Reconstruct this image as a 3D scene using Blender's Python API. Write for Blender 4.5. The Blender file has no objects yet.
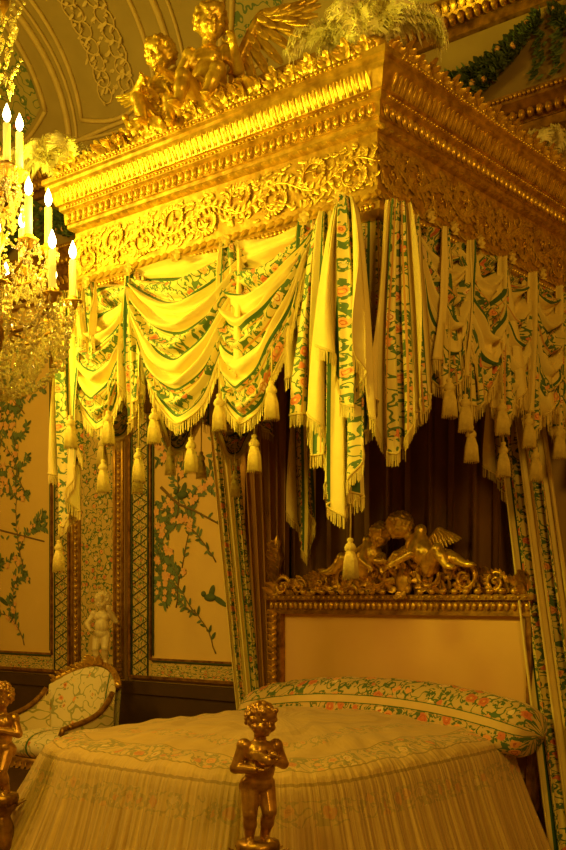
import bpy, math, random
from mathutils import Vector, Matrix, Euler
random.seed(7)
V=Vector
pi=math.pi
sc=bpy.context.scene
try: sc.view_settings.view_transform='Standard'
except Exception: pass
COL=sc.collection

# ------------------------------------------------------------ mesh builder
class MB:
    def __init__(s): s.v=[];s.f=[];s.uv=[];s.mi=[];s.cur=0
    def add(s,vs,fs,uvs=None):
        b=len(s.v); s.v.extend([tuple(p) for p in vs])
        s.uv.extend(uvs if uvs else [(0,0)]*len(vs))
        for f in fs: s.f.append(tuple(b+i for i in f)); s.mi.append(s.cur)
    def grid(s,R,cu=False,cv=False,UV=None):
        nu=len(R);nv=len(R[0]);vs=[p for r in R for p in r]
        uvs=[p for r in UV for p in r] if UV else None
        fs=[]
        for i in range(nu if cu else nu-1):
            for j in range(nv if cv else nv-1):
                a=i*nv+j;b=((i+1)%nu)*nv+j;c=((i+1)%nu)*nv+(j+1)%nv;d=i*nv+(j+1)%nv
                fs.append((a,b,c,d))
        s.add(vs,fs,uvs)
    def sph(s,c,r,R=None,n=10,m=7):
        c=V(c)
        if not hasattr(r,'__len__'): r=(r,r,r)
        vs=[];fs=[]
        def T(x,y,z):
            p=V((x*r[0],y*r[1],z*r[2]))
            if R is not None: p=R@p
            return c+p
        vs.append(T(0,0,-1))
        for j in range(1,m):
            ph=-pi/2+pi*j/m
            for i in range(n):
                th=2*pi*i/n; vs.append(T(math.cos(ph)*math.cos(th),math.cos(ph)*math.sin(th),math.sin(ph)))
        vs.append(T(0,0,1)); L=len(vs)-1
        for i in range(n):
            k=(i+1)%n
            fs.append((0,1+k,1+i))
            for j in range(m-2): fs.append((1+j*n+i,1+j*n+k,1+(j+1)*n+k,1+(j+1)*n+i))
            fs.append((1+(m-2)*n+i,1+(m-2)*n+k,L))
        s.add(vs,fs)
    def cap(s,p0,p1,r0,r1,n=10):
        p0=V(p0);p1=V(p1);d=p1-p0
        if d.length<1e-6: return
        q=V((0,0,1)).rotation_difference(d.normalized()).to_matrix()
        vs=[];fs=[];m=8
        vs.append(p0+q@V((0,0,-r0)))
        for j in range(1,m):
            ph=-pi/2+pi*j/m
            for i in range(n):
                th=2*pi*i/n
                r,p=(r0,p0) if j<=m//2-1 else (r1,p1)
                vs.append(p+q@V((r*math.cos(ph)*math.cos(th),r*math.cos(ph)*math.sin(th),r*math.sin(ph))))
        vs.append(p1+q@V((0,0,r1)));L=len(vs)-1
        for i in range(n):
            k=(i+1)%n
            fs.append((0,1+k,1+i))
            for j in range(m-2): fs.append((1+j*n+i,1+j*n+k,1+(j+1)*n+k,1+(j+1)*n+i))
            fs.append((1+(m-2)*n+i,1+(m-2)*n+k,L))
        s.add(vs,fs)
    def box(s,a,b):
        x0,y0,z0=a;x1,y1,z1=b
        vs=[(x0,y0,z0),(x1,y0,z0),(x1,y1,z0),(x0,y1,z0),(x0,y0,z1),(x1,y0,z1),(x1,y1,z1),(x0,y1,z1)]
        s.add(vs,[(0,3,2,1),(4,5,6,7),(0,1,5,4),(1,2,6,5),(2,3,7,6),(3,0,4,7)],
          [(p[0],p[2]) for p in vs])
    def tube(s,P,r,n=6):
        P=[V(p) for p in P];N=len(P);rows=[]
        ref=V((0,0,1))
        for i,p in enumerate(P):
            t=(P[min(i+1,N-1)]-P[max(i-1,0)]).normalized()
            if abs(t.dot(ref))>.95: ref=V((0,1,.1)).normalized()
            a=t.cross(ref).normalized();b=t.cross(a)
            rr=r(i/(N-1)) if callable(r) else r
            rows.append([p+a*rr*math.cos(2*pi*k/n)+b*rr*math.sin(2*pi*k/n) for k in range(n)])
            ref=-b if (-b).dot(ref)>0 else b
        s.grid(rows,cv=True)
        b=len(s.v)-N*n
        s.f.append(tuple(b+i for i in range(n)));s.mi.append(s.cur)
        s.f.append(tuple(b+(N-1)*n+i for i in reversed(range(n))));s.mi.append(s.cur)
    def lathe(s,pr,c=(0,0,0),n=16,flute=0,fa=0):
        c=V(c);rows=[]
        for r,z in pr:
            rows.append([c+V((r*(1+fa*math.cos(flute*2*pi*k/n))*math.cos(2*pi*k/n),r*(1+fa*math.cos(flute*2*pi*k/n))*math.sin(2*pi*k/n),z)) for k in range(n)])
        s.grid(rows,cv=True)
    def leaf(s,b,d,n,L,W,curl=.3,lobes=3,rib=.12,rd=.5):
        b=V(b);d=V(d).normalized();n=V(n);n=(n-d*n.dot(d)).normalized();w=d.cross(n)
        rows=[];K=7 if lobes else 6
        for i in range(K+1):
            t=i/K
            c=b+d*L*(t-.35*abs(curl)*t*t)+n*curl*L*t*t
            hw=W*.5*max(0,math.sin(pi*(.12+.87*t**.9)))**rd*(1+.22*math.cos(lobes*2*pi*t) if lobes else 1)
            rows.append([c-w*hw,c-w*hw*.5+n*W*rib,c+n*W*rib*.4,c+w*hw*.5+n*W*rib,c+w*hw])
        s.grid(rows)

def update(): bpy.context.view_layer.update()
def par(o,p):
    o.parent=p
    update(); o.matrix_parent_inverse=p.matrix_world.inverted()
def mkobj(mb,name,mats,parent=None,loc=(0,0,0),rot=(0,0,0),smooth=True,label=None,cat=None,kind=None,group=None):
    me=bpy.data.meshes.new(name); me.from_pydata(mb.v,[],mb.f)
    if not isinstance(mats,(list,tuple)): mats=[mats]
    for m in mats: me.materials.append(m)
    me.polygons.foreach_set('material_index',mb.mi)
    me.polygons.foreach_set('use_smooth',[smooth]*len(mb.f))
    uvl=me.uv_layers.new(name='UVMap')
    vi=[0]*len(me.loops); me.loops.foreach_get('vertex_index',vi)
    fl=[]
    for i in vi: fl.extend(mb.uv[i])
    uvl.data.foreach_set('uv',fl)
    me.update()
    return link(me,name,parent,loc,rot,label,cat,kind,group)
def link(me,name,parent=None,loc=(0,0,0),rot=(0,0,0),label=None,cat=None,kind=None,group=None):
    o=bpy.data.objects.new(name,me); COL.objects.link(o)
    o.location=loc;o.rotation_euler=rot
    if parent: par(o,parent)
    if label:o['label']=label
    if cat:o['category']=cat
    if kind:o['kind']=kind
    if group:o['group']=group
    return o
def empty(name,loc,label,cat,rot=(0,0,0),parent=None,group=None):
    o=link(None,name,parent,loc,rot,label,cat,None,group); o.empty_display_size=.1; return o

# ------------------------------------------------------------ materials
class NT:
    def __init__(s,name):
        s.m=bpy.data.materials.new(name); s.m.use_nodes=True; s.t=s.m.node_tree; s.n=s.t.nodes
        s.b=s.n['Principled BSDF']
    def new(s,ty,**k):
        x=s.n.new(ty)
        for a,b in k.items(): setattr(x,a,b)
        return x
    def put(s,sock,v):
        if isinstance(v,bpy.types.NodeSocket): s.t.links.new(v,sock)
        elif v is not None:
            if hasattr(v,'__len__') and len(v)==3 and sock.type=='RGBA': v=(*v,1)
            sock.default_value=v
    def M(s,op,a,b=None,c=None):
        x=s.new('ShaderNodeMath',operation=op); s.put(x.inputs[0],a)
        if b is not None:s.put(x.inputs[1],b)
        if c is not None:s.put(x.inputs[2],c)
        return x.outputs[0]
    def mix(s,f,a,b):
        x=s.new('ShaderNodeMix',data_type='RGBA'); s.put(x.inputs[0],f);s.put(x.inputs[6],a);s.put(x.inputs[7],b)
        return x.outputs[2]
    def uv(s):
        x=s.new('ShaderNodeUVMap'); q=s.new('ShaderNodeSeparateXYZ'); s.t.links.new(x.outputs[0],q.inputs[0])
        return x.outputs[0],q.outputs[0],q.outputs[1]
    def obj(s):
        return s.new('ShaderNodeTexCoord').outputs['Object']
    def noise(s,vec,scale,detail=3,out=0):
        x=s.new('ShaderNodeTexNoise'); s.put(x.inputs['Vector'],vec); x.inputs['Scale'].default_value=scale; x.inputs['Detail'].default_value=detail
        return x.outputs[out]
    def voro(s,vec,scale,rnd=1.0):
        x=s.new('ShaderNodeTexVoronoi'); s.put(x.inputs['Vector'],vec); x.inputs['Scale'].default_value=scale; x.inputs['Randomness'].default_value=rnd
        return x.outputs['Distance'],x.outputs['Color']
    def bump(s,h,st=.3,dist=.01):
        x=s.new('ShaderNodeBump'); x.inputs['Strength'].default_value=st; x.inputs['Distance'].default_value=dist
        s.put(x.inputs['Height'],h); s.t.links.new(x.outputs[0],s.b.inputs['Normal'])
    def set(s,col=None,rough=None,metal=None):
        if col is not None:s.put(s.b.inputs['Base Color'],col)
        if rough is not None:s.put(s.b.inputs['Roughness'],rough)
        if metal is not None:s.put(s.b.inputs['Metallic'],metal)
    def flowers(s,vec,scale,ground,rnd=.6,dens=.5,green=(.09,.16,.05),fs=.30):
        d,c=s.voro(vec,scale,rnd)
        q=s.new('ShaderNodeSeparateColor'); s.t.links.new(c,q.inputs[0])
        fc=s.mix(s.M('GREATER_THAN',q.outputs[0],.5),(.70,.20,.09),(.86,.38,.14))
        fc=s.mix(s.M('GREATER_THAN',q.outputs[1],.65),fc,(.88,.66,.36))
        nn=s.noise(vec,scale*3.0,2)
        v=s.noise(vec,scale*.9,1)
        vine=s.M('LESS_THAN',s.M('ABSOLUTE',s.M('SUBTRACT',v,.5)),.02)
        near=s.M('LESS_THAN',d,fs+.22)
        lf=s.M('MAXIMUM',s.M('MULTIPLY',near,s.M('GREATER_THAN',nn,dens+.02)),vine)
        g=s.mix(lf,ground,green)
        edge=s.M('ADD',fs,s.M('MULTIPLY',s.M('SUBTRACT',nn,.5),.5))
        r=s.mix(s.M('LESS_THAN',d,edge),g,fc)
        r=s.mix(s.M('MULTIPLY',s.M('LESS_THAN',d,s.M('MULTIPLY',edge,.62)),s.M('GREATER_THAN',d,s.M('MULTIPLY',edge,.48))),r,(.55,.14,.05))
        return s.mix(s.M('LESS_THAN',d,.07),r,(.8,.6,.12))
def mgold(name,c1,c2,rough=.35,metal=.8,bs=60,bst=.25):
    k=NT(name); o=k.obj(); n=k.noise(o,18,4)
    k.set(k.mix(k.M('MULTIPLY',k.M('SUBTRACT',n,.3),2.2),c2,c1),rough,metal)
    k.bump(k.noise(o,bs,3),bst,.006); return k.m
def mplain(name,c,rough=.7,c2=None,scale=8,metal=0):
    k=NT(name); o=k.obj()
    if c2 is None:c2=tuple(x*.75 for x in c)
    k.set(k.mix(k.noise(o,scale,4),c2,c),rough,metal); k.bump(k.noise(o,scale*12,2),.15,.003); return k.m
def mstripe(name,ground,P=.30,hb=.08,scale=15,rough=.75,ground2=None,dens=.5,fs=.30,lw=.011,bumpst=.35,green=(.09,.16,.05)):
    k=NT(name); uv,x,y=k.uv()
    a=k.M('MULTIPLY',k.M('ABSOLUTE',k.M('SUBTRACT',k.M('FRACT',k.M('DIVIDE',x,P)),.5)),P)
    inb=k.M('LESS_THAN',a,hb)
    line=k.M('MULTIPLY',inb,k.M('GREATER_THAN',a,hb-lw))
    line2=k.M('MULTIPLY',k.M('LESS_THAN',a,hb-lw*1.7),k.M('GREATER_THAN',a,hb-lw*2.1))
    g2=ground2 or tuple(c*.85 for c in ground)
    fl=k.flowers(uv,scale,g2,dens=dens,fs=fs,green=green)
    base=k.mix(k.noise(uv,9,3),tuple(c*.80 for c in ground),ground)
    c=k.mix(inb,base,fl); c=k.mix(line,c,(.05,.12,.035));c=k.mix(line2,c,(.60,.30,.08))
    k.set(c,rough); k.b.inputs['Sheen Weight'].default_value=.1
    wr=k.M('ADD',k.noise(uv,14,4),k.M('MULTIPLY',k.noise(uv,260,2),.06))
    k.bump(wr,bumpst,.02); return k.m

GOLD=mgold('gilded_carving',(.92,.58,.10),(.38,.19,.025),.34,.62)
GOLDB=mgold('bright_gilding',(1.0,.70,.13),(.50,.28,.035),.32,.62)
GOLDD=mgold('dark_gilding',(.56,.30,.055),(.18,.08,.016),.35,.66)
BRONZE=mgold('gilded_bronze',(.74,.42,.12),(.30,.14,.03),.3,.65,40,.12)
PS=.34
SILK=mstripe('striped_silk',(.88,.69,.24),P=PS,hb=.086,scale=14,dens=.45,fs=.31,lw=.014)
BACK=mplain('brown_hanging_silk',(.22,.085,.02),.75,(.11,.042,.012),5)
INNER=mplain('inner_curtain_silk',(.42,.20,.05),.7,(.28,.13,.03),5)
HBP=mplain('headboard_satin',(.78,.47,.20),.6,(.68,.40,.16),3)
FRINGE=mplain('silk_fringe',(.84,.66,.20),.7,(.55,.38,.1),60)
FEATHER=mplain('ostrich_feather',(1,.93,.60),.85,(.97,.84,.46),30)
MARBLE=mplain('ivory_biscuit',(.88,.72,.44),.4,(.68,.52,.26),10)
WALLF=mplain('painted_panel_silk',(.84,.57,.20),.7,(.75,.49,.16),4)
WALLM=mplain('wall_plaster',(.55,.34,.12),.7,(.42,.25,.09),3)
FRZ=mplain('painted_frieze',(.36,.24,.09),.7,(.26,.17,.06),4)
WOOD=mplain('dark_dado_wood',(.10,.05,.02),.5,(.05,.025,.01),6)
FLOORM=mplain('parquet_floor',(.22,.12,.05),.4,(.13,.06,.03),10)
CREAM=mplain('ceiling_stucco',(.46,.34,.13),.75,(.33,.24,.08),5)
STUC=mplain('ceiling_relief',(.80,.60,.24),.6,(.52,.37,.13),14)
LEAFG=mplain('painted_green',(.11,.15,.05),.7,(.05,.08,.03),20)
LEAFO=mplain('painted_bluegreen_leaf',(.20,.27,.13),.7,(.10,.15,.07),9)
STEM=mplain('painted_brown',(.22,.13,.04),.7)
BLOS=mplain('painted_blossom',(.74,.22,.07),.7,(.92,.66,.30),22)
BORD=mstripe('wall_border_paper',(.66,.46,.16),P=.40,hb=.2,scale=14,ground2=(.66,.46,.16),dens=.48,fs=.26,bumpst=.05)
CHAIRF=mstripe('chair_upholstery',(.84,.70,.44),P=.6,hb=.3,scale=10,dens=.56,ground2=(.84,.70,.44),fs=.20,green=(.40,.38,.18),bumpst=.1)
def mmosaic():
    k=NT('green_painted_vault');uv,x,y=k.uv()
    k.set(k.flowers(uv,9,(.44,.36,.13),dens=.40,green=(.12,.18,.07),fs=.16),.7); return k.m
MOSAIC=mmosaic()
def mspread():
    k=NT('embroidered_bedspread');uv,x,y=k.uv()   # x = metres in from the rim (negative = skirt)
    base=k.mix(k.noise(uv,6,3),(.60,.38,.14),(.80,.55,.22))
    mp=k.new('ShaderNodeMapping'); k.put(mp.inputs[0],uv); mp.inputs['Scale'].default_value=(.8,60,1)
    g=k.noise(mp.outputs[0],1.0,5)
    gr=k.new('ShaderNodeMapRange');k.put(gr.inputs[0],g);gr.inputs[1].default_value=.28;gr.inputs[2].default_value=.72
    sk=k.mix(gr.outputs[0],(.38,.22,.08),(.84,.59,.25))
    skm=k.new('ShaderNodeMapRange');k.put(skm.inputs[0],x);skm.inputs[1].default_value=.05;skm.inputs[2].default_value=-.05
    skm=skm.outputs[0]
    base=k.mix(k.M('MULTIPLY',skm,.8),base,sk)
    def band(a,b,col,c):
        m=k.M('MULTIPLY',k.M('GREATER_THAN',x,a),k.M('LESS_THAN',x,b)); return k.mix(m,col,c)
    fl=k.flowers(uv,11,(.74,.50,.20),dens=.46,green=(.26,.24,.10),fs=.34)
    base=band(.05,.21,base,k.mix(.7,base,fl))
    base=band(.04,.048,base,(.38,.25,.08));base=band(.215,.223,base,(.38,.25,.08))
    base=band(.40,.52,base,k.mix(.5,base,fl))
    base=band(.70,.78,base,k.mix(.35,base,(.46,.28,.10)))
    base=band(-.22,-.10,base,k.mix(.35,sk,fl))
    base=band(-.035,-.02,base,(.40,.25,.09))
    k.set(base,.75);k.b.inputs['Sheen Weight'].default_value=.2
    k.bump(k.M('ADD',k.M('MULTIPLY',g,skm),k.M('MULTIPLY',k.noise(uv,6,5),.9)),.6,.03);return k.m
SPREAD=mspread()
BOLST=mstripe('embroidered_bolster',(.80,.56,.24),P=.24,hb=.098,scale=11.5,dens=.48,lw=.006,fs=.38)
def memit(name,c,st):
    k=NT(name);k.put(k.b.inputs['Emission Color'],c);k.b.inputs['Emission Strength'].default_value=st;k.set(c);return k.m
FLAME=memit('candle_flame',(1,.80,.30),24)
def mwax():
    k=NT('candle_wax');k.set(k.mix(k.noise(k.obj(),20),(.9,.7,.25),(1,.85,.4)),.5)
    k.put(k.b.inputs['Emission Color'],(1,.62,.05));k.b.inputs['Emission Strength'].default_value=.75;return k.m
WAX=mwax()
def mcrys():
    k=NT('cut_crystal');k.set(k.mix(k.noise(k.obj(),30),(.95,.8,.4),(1,.95,.7)),.05)
    k.b.inputs['Transmission Weight'].default_value=.72;k.b.inputs['IOR'].default_value=1.6;return k.m
CRYS=mcrys()

# ------------------------------------------------------------ camera
cam=bpy.data.cameras.new('camera');co=bpy.data.objects.new('camera',cam);COL.objects.link(co)
F=1073.0
cam.sensor_width=36;cam.lens=F/850*36;cam.shift_y=175/850
co.location=(0,0,1.6);co.rotation_euler=(pi/2,0,math.atan2(.641,.767))
cam.clip_start=.05
sc.camera=co

# ------------------------------------------------------------ room shell
WY=6.30
def structure(name,a,b,mat):
    m=MB();m.box(a,b);return mkobj(m,name,mat,smooth=False,kind='structure')
structure('floor',(-9.9,-1.7,-.1),(1.7,WY+.2,0),FLOORM)
structure('wall_back',(-9.9,WY,0),(1.7,WY+.2,5.6),WALLM)
structure('wall_left',(-9.9,-1.7,0),(-9.7,WY,6.8),WALLM)
structure('wall_right',(1.5,-1.7,0),(1.7,WY,6.8),WALLM)
structure('wall_front',(-9.7,-1.7,0),(1.5,-1.5,6.8),WALLM)
def cove(x,th,off=0):
    a=th*pi/2
    y=WY-1.5*(1-math.cos(a)); z=5.55+1.15*math.sin(a)
    n=V((0,-math.cos(a)*1.15,-math.sin(a)*1.5)).normalized()
    return V((x,y,z))+n*off
m=MB();m.grid([[cove(x,t/16) for t in range(17)] for x in (-9.8,1.6)])
m.box((-9.9,-1.7,6.7),(1.7,4.82,6.8))
mkobj(m,'ceiling',CREAM,kind='structure')
def moulding(name,prof,y0,x0,x1,mat):
    m=MB();m.grid([[ (x,y0-o,z) for o,z in prof] for x in (x0,x1)]);return mkobj(m,name,mat,smooth=False,kind='structure')
moulding('trim_1',[(0,4.45),(.03,4.48),(.03,4.55),(.06,4.58),(.06,4.64),(.03,4.66),(.05,4.72),(.10,4.78),(.10,4.84),(0,4.86)],WY,-9.7,1.5,GOLDD)
moulding('trim_2',[(0,5.36),(.04,5.38),(.04,5.44),(.10,5.48),(.14,5.54),(.14,5.60),(0,5.62)],WY,-9.7,1.5,GOLDD)
m=MB()
x=-9.6
while x<-1.8:
    m.sph((x,WY-.085,4.69),(.022,.03,.035),n=8,m=5)
    m.sph((x,WY-.10,5.46),(.022,.04,.04),n=8,m=5)
    m.leaf((x,WY-.04,4.5),(0,-.2,1),(0,-1,0),.08,.05,.4)
    m.leaf((x+.03,WY-.13,5.50),(0,-.2,1),(0,-1,0),.08,.05,.4)
    m.sph((x,WY-.11,4.81),.014,n=6,m=4);m.sph((x+.031,WY-.11,4.81),.014,n=6,m=4)
    x+=.062
mkobj(m,'trim_3',GOLD,kind='structure')
m=MB();m.box((-9.7,WY-.02,4.86),(1.5,WY,5.36));mkobj(m,'trim_4',FRZ,smooth=False,kind='structure')
m=MB();m.box((-9.7,WY-.05,.0),(-5.65,WY,.86));m.box((-9.7,WY-.07,.80),(-5.65,WY,.90));m.box((-9.7,WY-.08,0),(-5.65,WY,.16))
mkobj(m,'baseboard_back',WOOD,smooth=False,kind='structure')
m=MB()
def covepath(pts,r,m=m):
    m.tube([cove(x,t,.01) for x,t in pts],r,6)
def cline(x0,t0,x1,t1,r=.022):
    n=14;covepath([(x0+(x1-x0)*i/n,t0+(t1-t0)*i/n) for i in range(n+1)],r)
covepath([(-9.2+1.25*i/16,.30-.10*math.sin(pi*i/16)) for i in range(17)],.02)
cline(-7.95,.30,-7.55,.98,.022);cline(-9.2,.30,-9.0,.98,.022)
cline(-7.80,.05,-7.40,.98,.030);cline(-7.70,.05,-7.30,.98,.014)
cline(-7.55,.20,-7.15,.98,.020);cline(-6.60,.20,-6.25,.98,.020)
covepath([(-7.55+.95*i/14,.20-.06*math.sin(pi*i/14)) for i in range(15)],.02)
covepath([(-9.2+3.6*i/20,.07+.05*math.sin(pi*i/20)) for i in range(21)],.02)
covepath([(-7.7+2.3*i/20,.12-.05*math.sin(pi*i/20)) for i in range(21)],.016)
cline(-6.42,.05,-6.05,.98,.028);cline(-6.30,.05,-5.90,.98,.014)
for k in (0,.10,.80,.92): cline(-5.95+k*1.0,.12+k*.06,-4.95+k*1.5,1.0,.024)
for k in (0,.12,.9,1.0): cline(-4.3+k,.05,-3.6+k*1.5,1.0,.024)
mkobj(m,'trim_5',STUC,kind='structure')
m=MB()
def cquad(x00,x01,x10,x11,t0,t1,bow=0,off=.006):
    R=[];U=[]
    for i in range(11):
        a=i/10;row=[];uu=[]
        for j in range(11):
            b=j/10;x=(x00+(x01-x00)*a)*(1-b)+(x10+(x11-x10)*a)*b
            t=t0+bow*math.sin(pi*a)*(1-b)+(t1-t0)*b;row.append(cove(x,t,off));uu.append((x,t*1.9))
        R.append(row);U.append(uu)
    m.grid(R,UV=U)
cquad(-9.15,-8.0,-8.95,-7.6,.32,.98,-.09)
cquad(-5.75,-5.25,-4.70,-3.75,.24,.98)
cquad(-4.05,-3.45,-3.3,-2.2,.1,.98)
mkobj(m,'trim_6',MOSAIC,kind='structure')
m=MB();random.seed(31)
nn=V((0,-1,-.6))
for k in range(11):
    t=.26+k*.066; cx_=-7.06+.36*(t-.2)/.78
    for sg in (-1,1):
        pts=[]
        for i in range(16):
            u=i/15;a=sg*(-pi/2)+sg*u*2.6*pi;rr=.10*(1-u)**.8+.01
            pts.append(cove(cx_+sg*(.12+rr*math.cos(a)*1.0),t+rr*math.sin(a)*.55,.012))
        m.tube(pts,lambda q:.009*(1-.4*q),5)
        for i in range(0,14,2): m.leaf(pts[i],(sg*random.uniform(-1,1),0,random.uniform(-1,1)),nn,.06,.028,.1,0)
    c=cove(cx_,t,.012)
    for a in (-.8,0,.8): m.leaf(c,(a,0,1),nn,.11,.04,.1,2)
# trellis lattice low on the cove
for i in range(46):
    x=-9.3+i*.16
    if -7.9<x: break
    m.tube([cove(x,.04,.01),cove(x+.12,.17,.01)],.005,4);m.tube([cove(x+.12,.04,.01),cove(x,.17,.01)],.005,4)
mkobj(m,'trim_7',STUC,kind='structure')

# ------------------------------------------------------------ wall garlands in frieze
gm=MB();random.seed(3)
for i in range(52):
    u=i/51; x=(u-.5)*1.18; z=-.28*(1-(2*u-1)**2);th=.03+.07*math.sin(pi*u)
    for k in range(20):
        d=V((random.uniform(-1,1),-.8,random.uniform(-1,1)))
        gm.cur=1 if random.random()<.5 else 0; gm.leaf((x,-.03-random.random()*th*.6,z+random.uniform(-th,th)),d,(0,-1,.2),.08,.038,.3)
    if i%4==0: gm.cur=2; gm.sph((x+random.uniform(-.02,.02),-.07-th*.4,z+random.uniform(-th,th)),random.uniform(.018,.026),n=8,m=6)
for sg in (-1,1):
    for k in range(40):
        gm.cur=k%2; gm.leaf((sg*.58+random.uniform(-.04,.04),-.03,-.009*k),(random.uniform(-1,1),-.4,-.8),(0,-1,.2),.07,.035,.3)
gme=None
for i,x in enumerate((-8.9,-7.6,-6.3,-5.0,-3.7,-2.4)):
    if gme is None:
        o=mkobj(gm,'wall_garland',[LEAFG,LEAFO,BLOS],None,(x,WY-.02,5.27),label='painted green leaf garland festooned along the frieze',cat='garland',group='frieze garlands');gme=o.data
    else: link(gme,'wall_garland',None,(x,WY-.02,5.27),(0,0,0),'painted green leaf garland festooned along the frieze','garland',None,'frieze garlands')

# ------------------------------------------------------------ wall panels
def branches(m,x0,x1,z0,z1,y,n,seed,bird=True):
    random.seed(seed)
    def leafq(p,a,L,mi):
        m.cur=mi;d=V((math.cos(a),0,math.sin(a)));m.leaf(p,d,(0,-1,0),L,L*.40,.02,0,.03)
    def blossom(p,s_):
        m.cur=2
        for k in range(5):
            a=k*2*pi/5+p.x*9;m.leaf(p,(math.cos(a),-.05,math.sin(a)),(0,-1,0),s_,s_*.8,.05,0,.03)
    def grow(p,a,L,r,dep):
        pts=[p];seg=16
        for i in range(seg):
            a+=random.uniform(-.25,.25); q=pts[-1]+V((math.cos(a),0,math.sin(a)))*L/seg
            if not(x0<q.x<x1 and z0<q.z<z1): break
            pts.append(q)
            for k in range(3):
                if random.random()<.62: leafq(q,a+random.choice((-1,1))*random.uniform(.4,1.3),random.uniform(.035,.08),random.choice((0,3,3)))
            if random.random()<.13: blossom(q+V((random.uniform(-.03,.03),-.002,random.uniform(-.03,.03))),random.uniform(.022,.042))
        m.cur=1
        if len(pts)>2:m.tube(pts,lambda t:r*(1-.6*t),4)
        if dep<2 and len(pts)>3:
            for k in range(4 if dep==0 else 2):
                q=random.choice(pts[1:]); grow(q.copy(),a+random.choice((-1,1))*random.uniform(.4,1.1),L*.5,r*.6,dep+1)
    xc=(x0+x1)/2
    for i in range(n):
        sd=1 if i%2 else -1
        grow(V((xc-sd*(x1-x0)*.25,y,z0+(z1-z0)*(i+.05)/n)),pi/2-sd*random.uniform(.1,.6),(z1-z0)*.34,.007,0)
    m.cur=1;m.tube([(x0+.05,y,2.55),(x0+.25,y,2.40),(x0+.45,y,2.33),(x1-.05,y,2.15)],lambda t:.014*(1-.5*t),5)
    for k in range(8): leafq(V((x0+.15+.09*k,y,2.47-.04*k)),random.uniform(.2,1.4)*(1 if k%2 else -1),.06,3)
    if bird:
        for bx,bz in ((x0+.30,2.47),(x0+.62,1.62)):
            m.cur=0;m.sph((bx,y,bz),(.07,.012,.032));m.sph((bx-.075,y,bz+.03),(.027,.012,.024));m.leaf((bx+.05,y,bz),(1,0,-.5),(0,-1,0),.16,.05,.02,0,.03);m.leaf((bx,y,bz),(.4,0,1),(0,-1,0),.11,.06,.02,0,.03)
def framebars(m,x0,x1,z0,z1,y,w,d):
    m.box((x0,y-d,z0),(x0+w,y,z1));m.box((x1-w,y-d,z0),(x1,y,z1));m.box((x0+w,y-d,z0),(x1-w,y,z0+w));m.box((x0+w,y-d,z1-w),(x1-w,y,z1))
def panel(x0,x1,seed,n,bl,br,label):
    z0,z1=.93,4.40
    r=empty('wall_panel',((x0+x1)/2,WY,z0),label,'wall panel')
    bl_=.26 if bl else .03; br_=.26 if br else .03
    m=MB();m.box((x0,WY-.012,z0),(x1,WY,z1));mkobj(m,'panel_field',WALLF,r,smooth=False)
    m=MB()
    def strip(xa,xb,za,zb,vert):
        y=WY-.018
        if vert:m.add([(xa,y,za),(xb,y,za),(xb,y,zb),(xa,y,zb)],[(0,1,2,3)],[(.01,za),(.39,za),(.39,zb),(.01,zb)])
        else:m.add([(xa,y,za),(xb,y,za),(xb,y,zb),(xa,y,zb)],[(0,1,2,3)],[(.01,xa),(.01,xb),(.39,xb),(.39,xa)])
    if bl:strip(x0+.03,x0+.23,z0,z1,True)
    if br:strip(x1-.23,x1-.03,z0,z1,True)
    strip(x0+bl_,x1-br_,z0+.02,z0+.14,False)
    mkobj(m,'floral_border',BORD,r,smooth=False)
    m=MB()
    for on,xa,xb in ((bl,x0+.03,x0+.23),(br,x1-.23,x1-.03)):
        if not on: continue
        z=z0
        while z<z1-.1:
            m.tube([(xa,WY-.022,z),(xb,WY-.022,z+.10)],.004,4);m.tube([(xb,WY-.022,z),(xa,WY-.022,z+.10)],.004,4);z+=.10
        for x in(xa,xb):m.tube([(x,WY-.022,z0),(x,WY-.022,z1)],.009,4)
    m.tube([(x0+bl_+.03,WY-.022,z0+.155),(x1-br_-.03,WY-.022,z0+.155)],.012,4)
    if bl: m.tube([(x0+bl_+.035,WY-.022,z0+.2),(x0+bl_+.035,WY-.022,z1-.2)],.010,4)
    if br: m.tube([(x1-br_-.035,WY-.022,z0+.2),(x1-br_-.035,WY-.022,z1-.2)],.010,4)
    mkobj(m,'trellis_lines',LEAFG,r)
    m=MB();framebars(m,x0,x1,z0,z1,WY-.01,.025,.03);framebars(m,x0+bl_,x1-br_,z0+.16,z1-.2,WY-.01,.018,.025)
    mkobj(m,'panel_frame',GOLDD,r,smooth=False)
    m=MB();branches(m,x0+bl_+.08,x1-br_-.08,z0+.22,z1-.3,WY-.016,n,seed)
    mkobj(m,'painted_branches',[LEAFG,STEM,BLOS,LEAFO],r)
panel(-9.65,-7.78,11,8,False,True,'cream silk wall panel painted with flowering branches and green border')
panel(-6.98,-5.62,5,8,True,False,'cream silk wall panel painted with bird and climbing blossoms')
r=empty('wall_pilaster',(-7.38,WY,.93),'gilded pilaster strip with beaded mouldings and painted arabesque','pilaster')
m=MB();m.box((-7.74,WY-.04,.9),(-7.02,WY,4.42));mkobj(m,'pilaster_body',WALLM,r,smooth=False)
m=MB();m.add([(-7.60,WY-.045,1),(-7.16,WY-.045,1),(-7.16,WY-.045,4.3),(-7.60,WY-.045,4.3)],[(0,1,2,3)],[(.01,1),(.39,1),(.39,4.3),(.01,4.3)]);mkobj(m,'arabesque_field',BORD,r,smooth=False)
m=MB()
for x in (-7.72,-7.62,-7.14,-7.04): m.tube([(x,WY-.05,.93),(x,WY-.05,4.4)],.014,6)
z=.95
while z<4.4:
    for x in (-7.67,-7.09): m.sph((x,WY-.05,z),(.018,.018,.024),n=6,m=4)
    z+=.055
mkobj(m,'gilded_moulding',GOLD,r)

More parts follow.
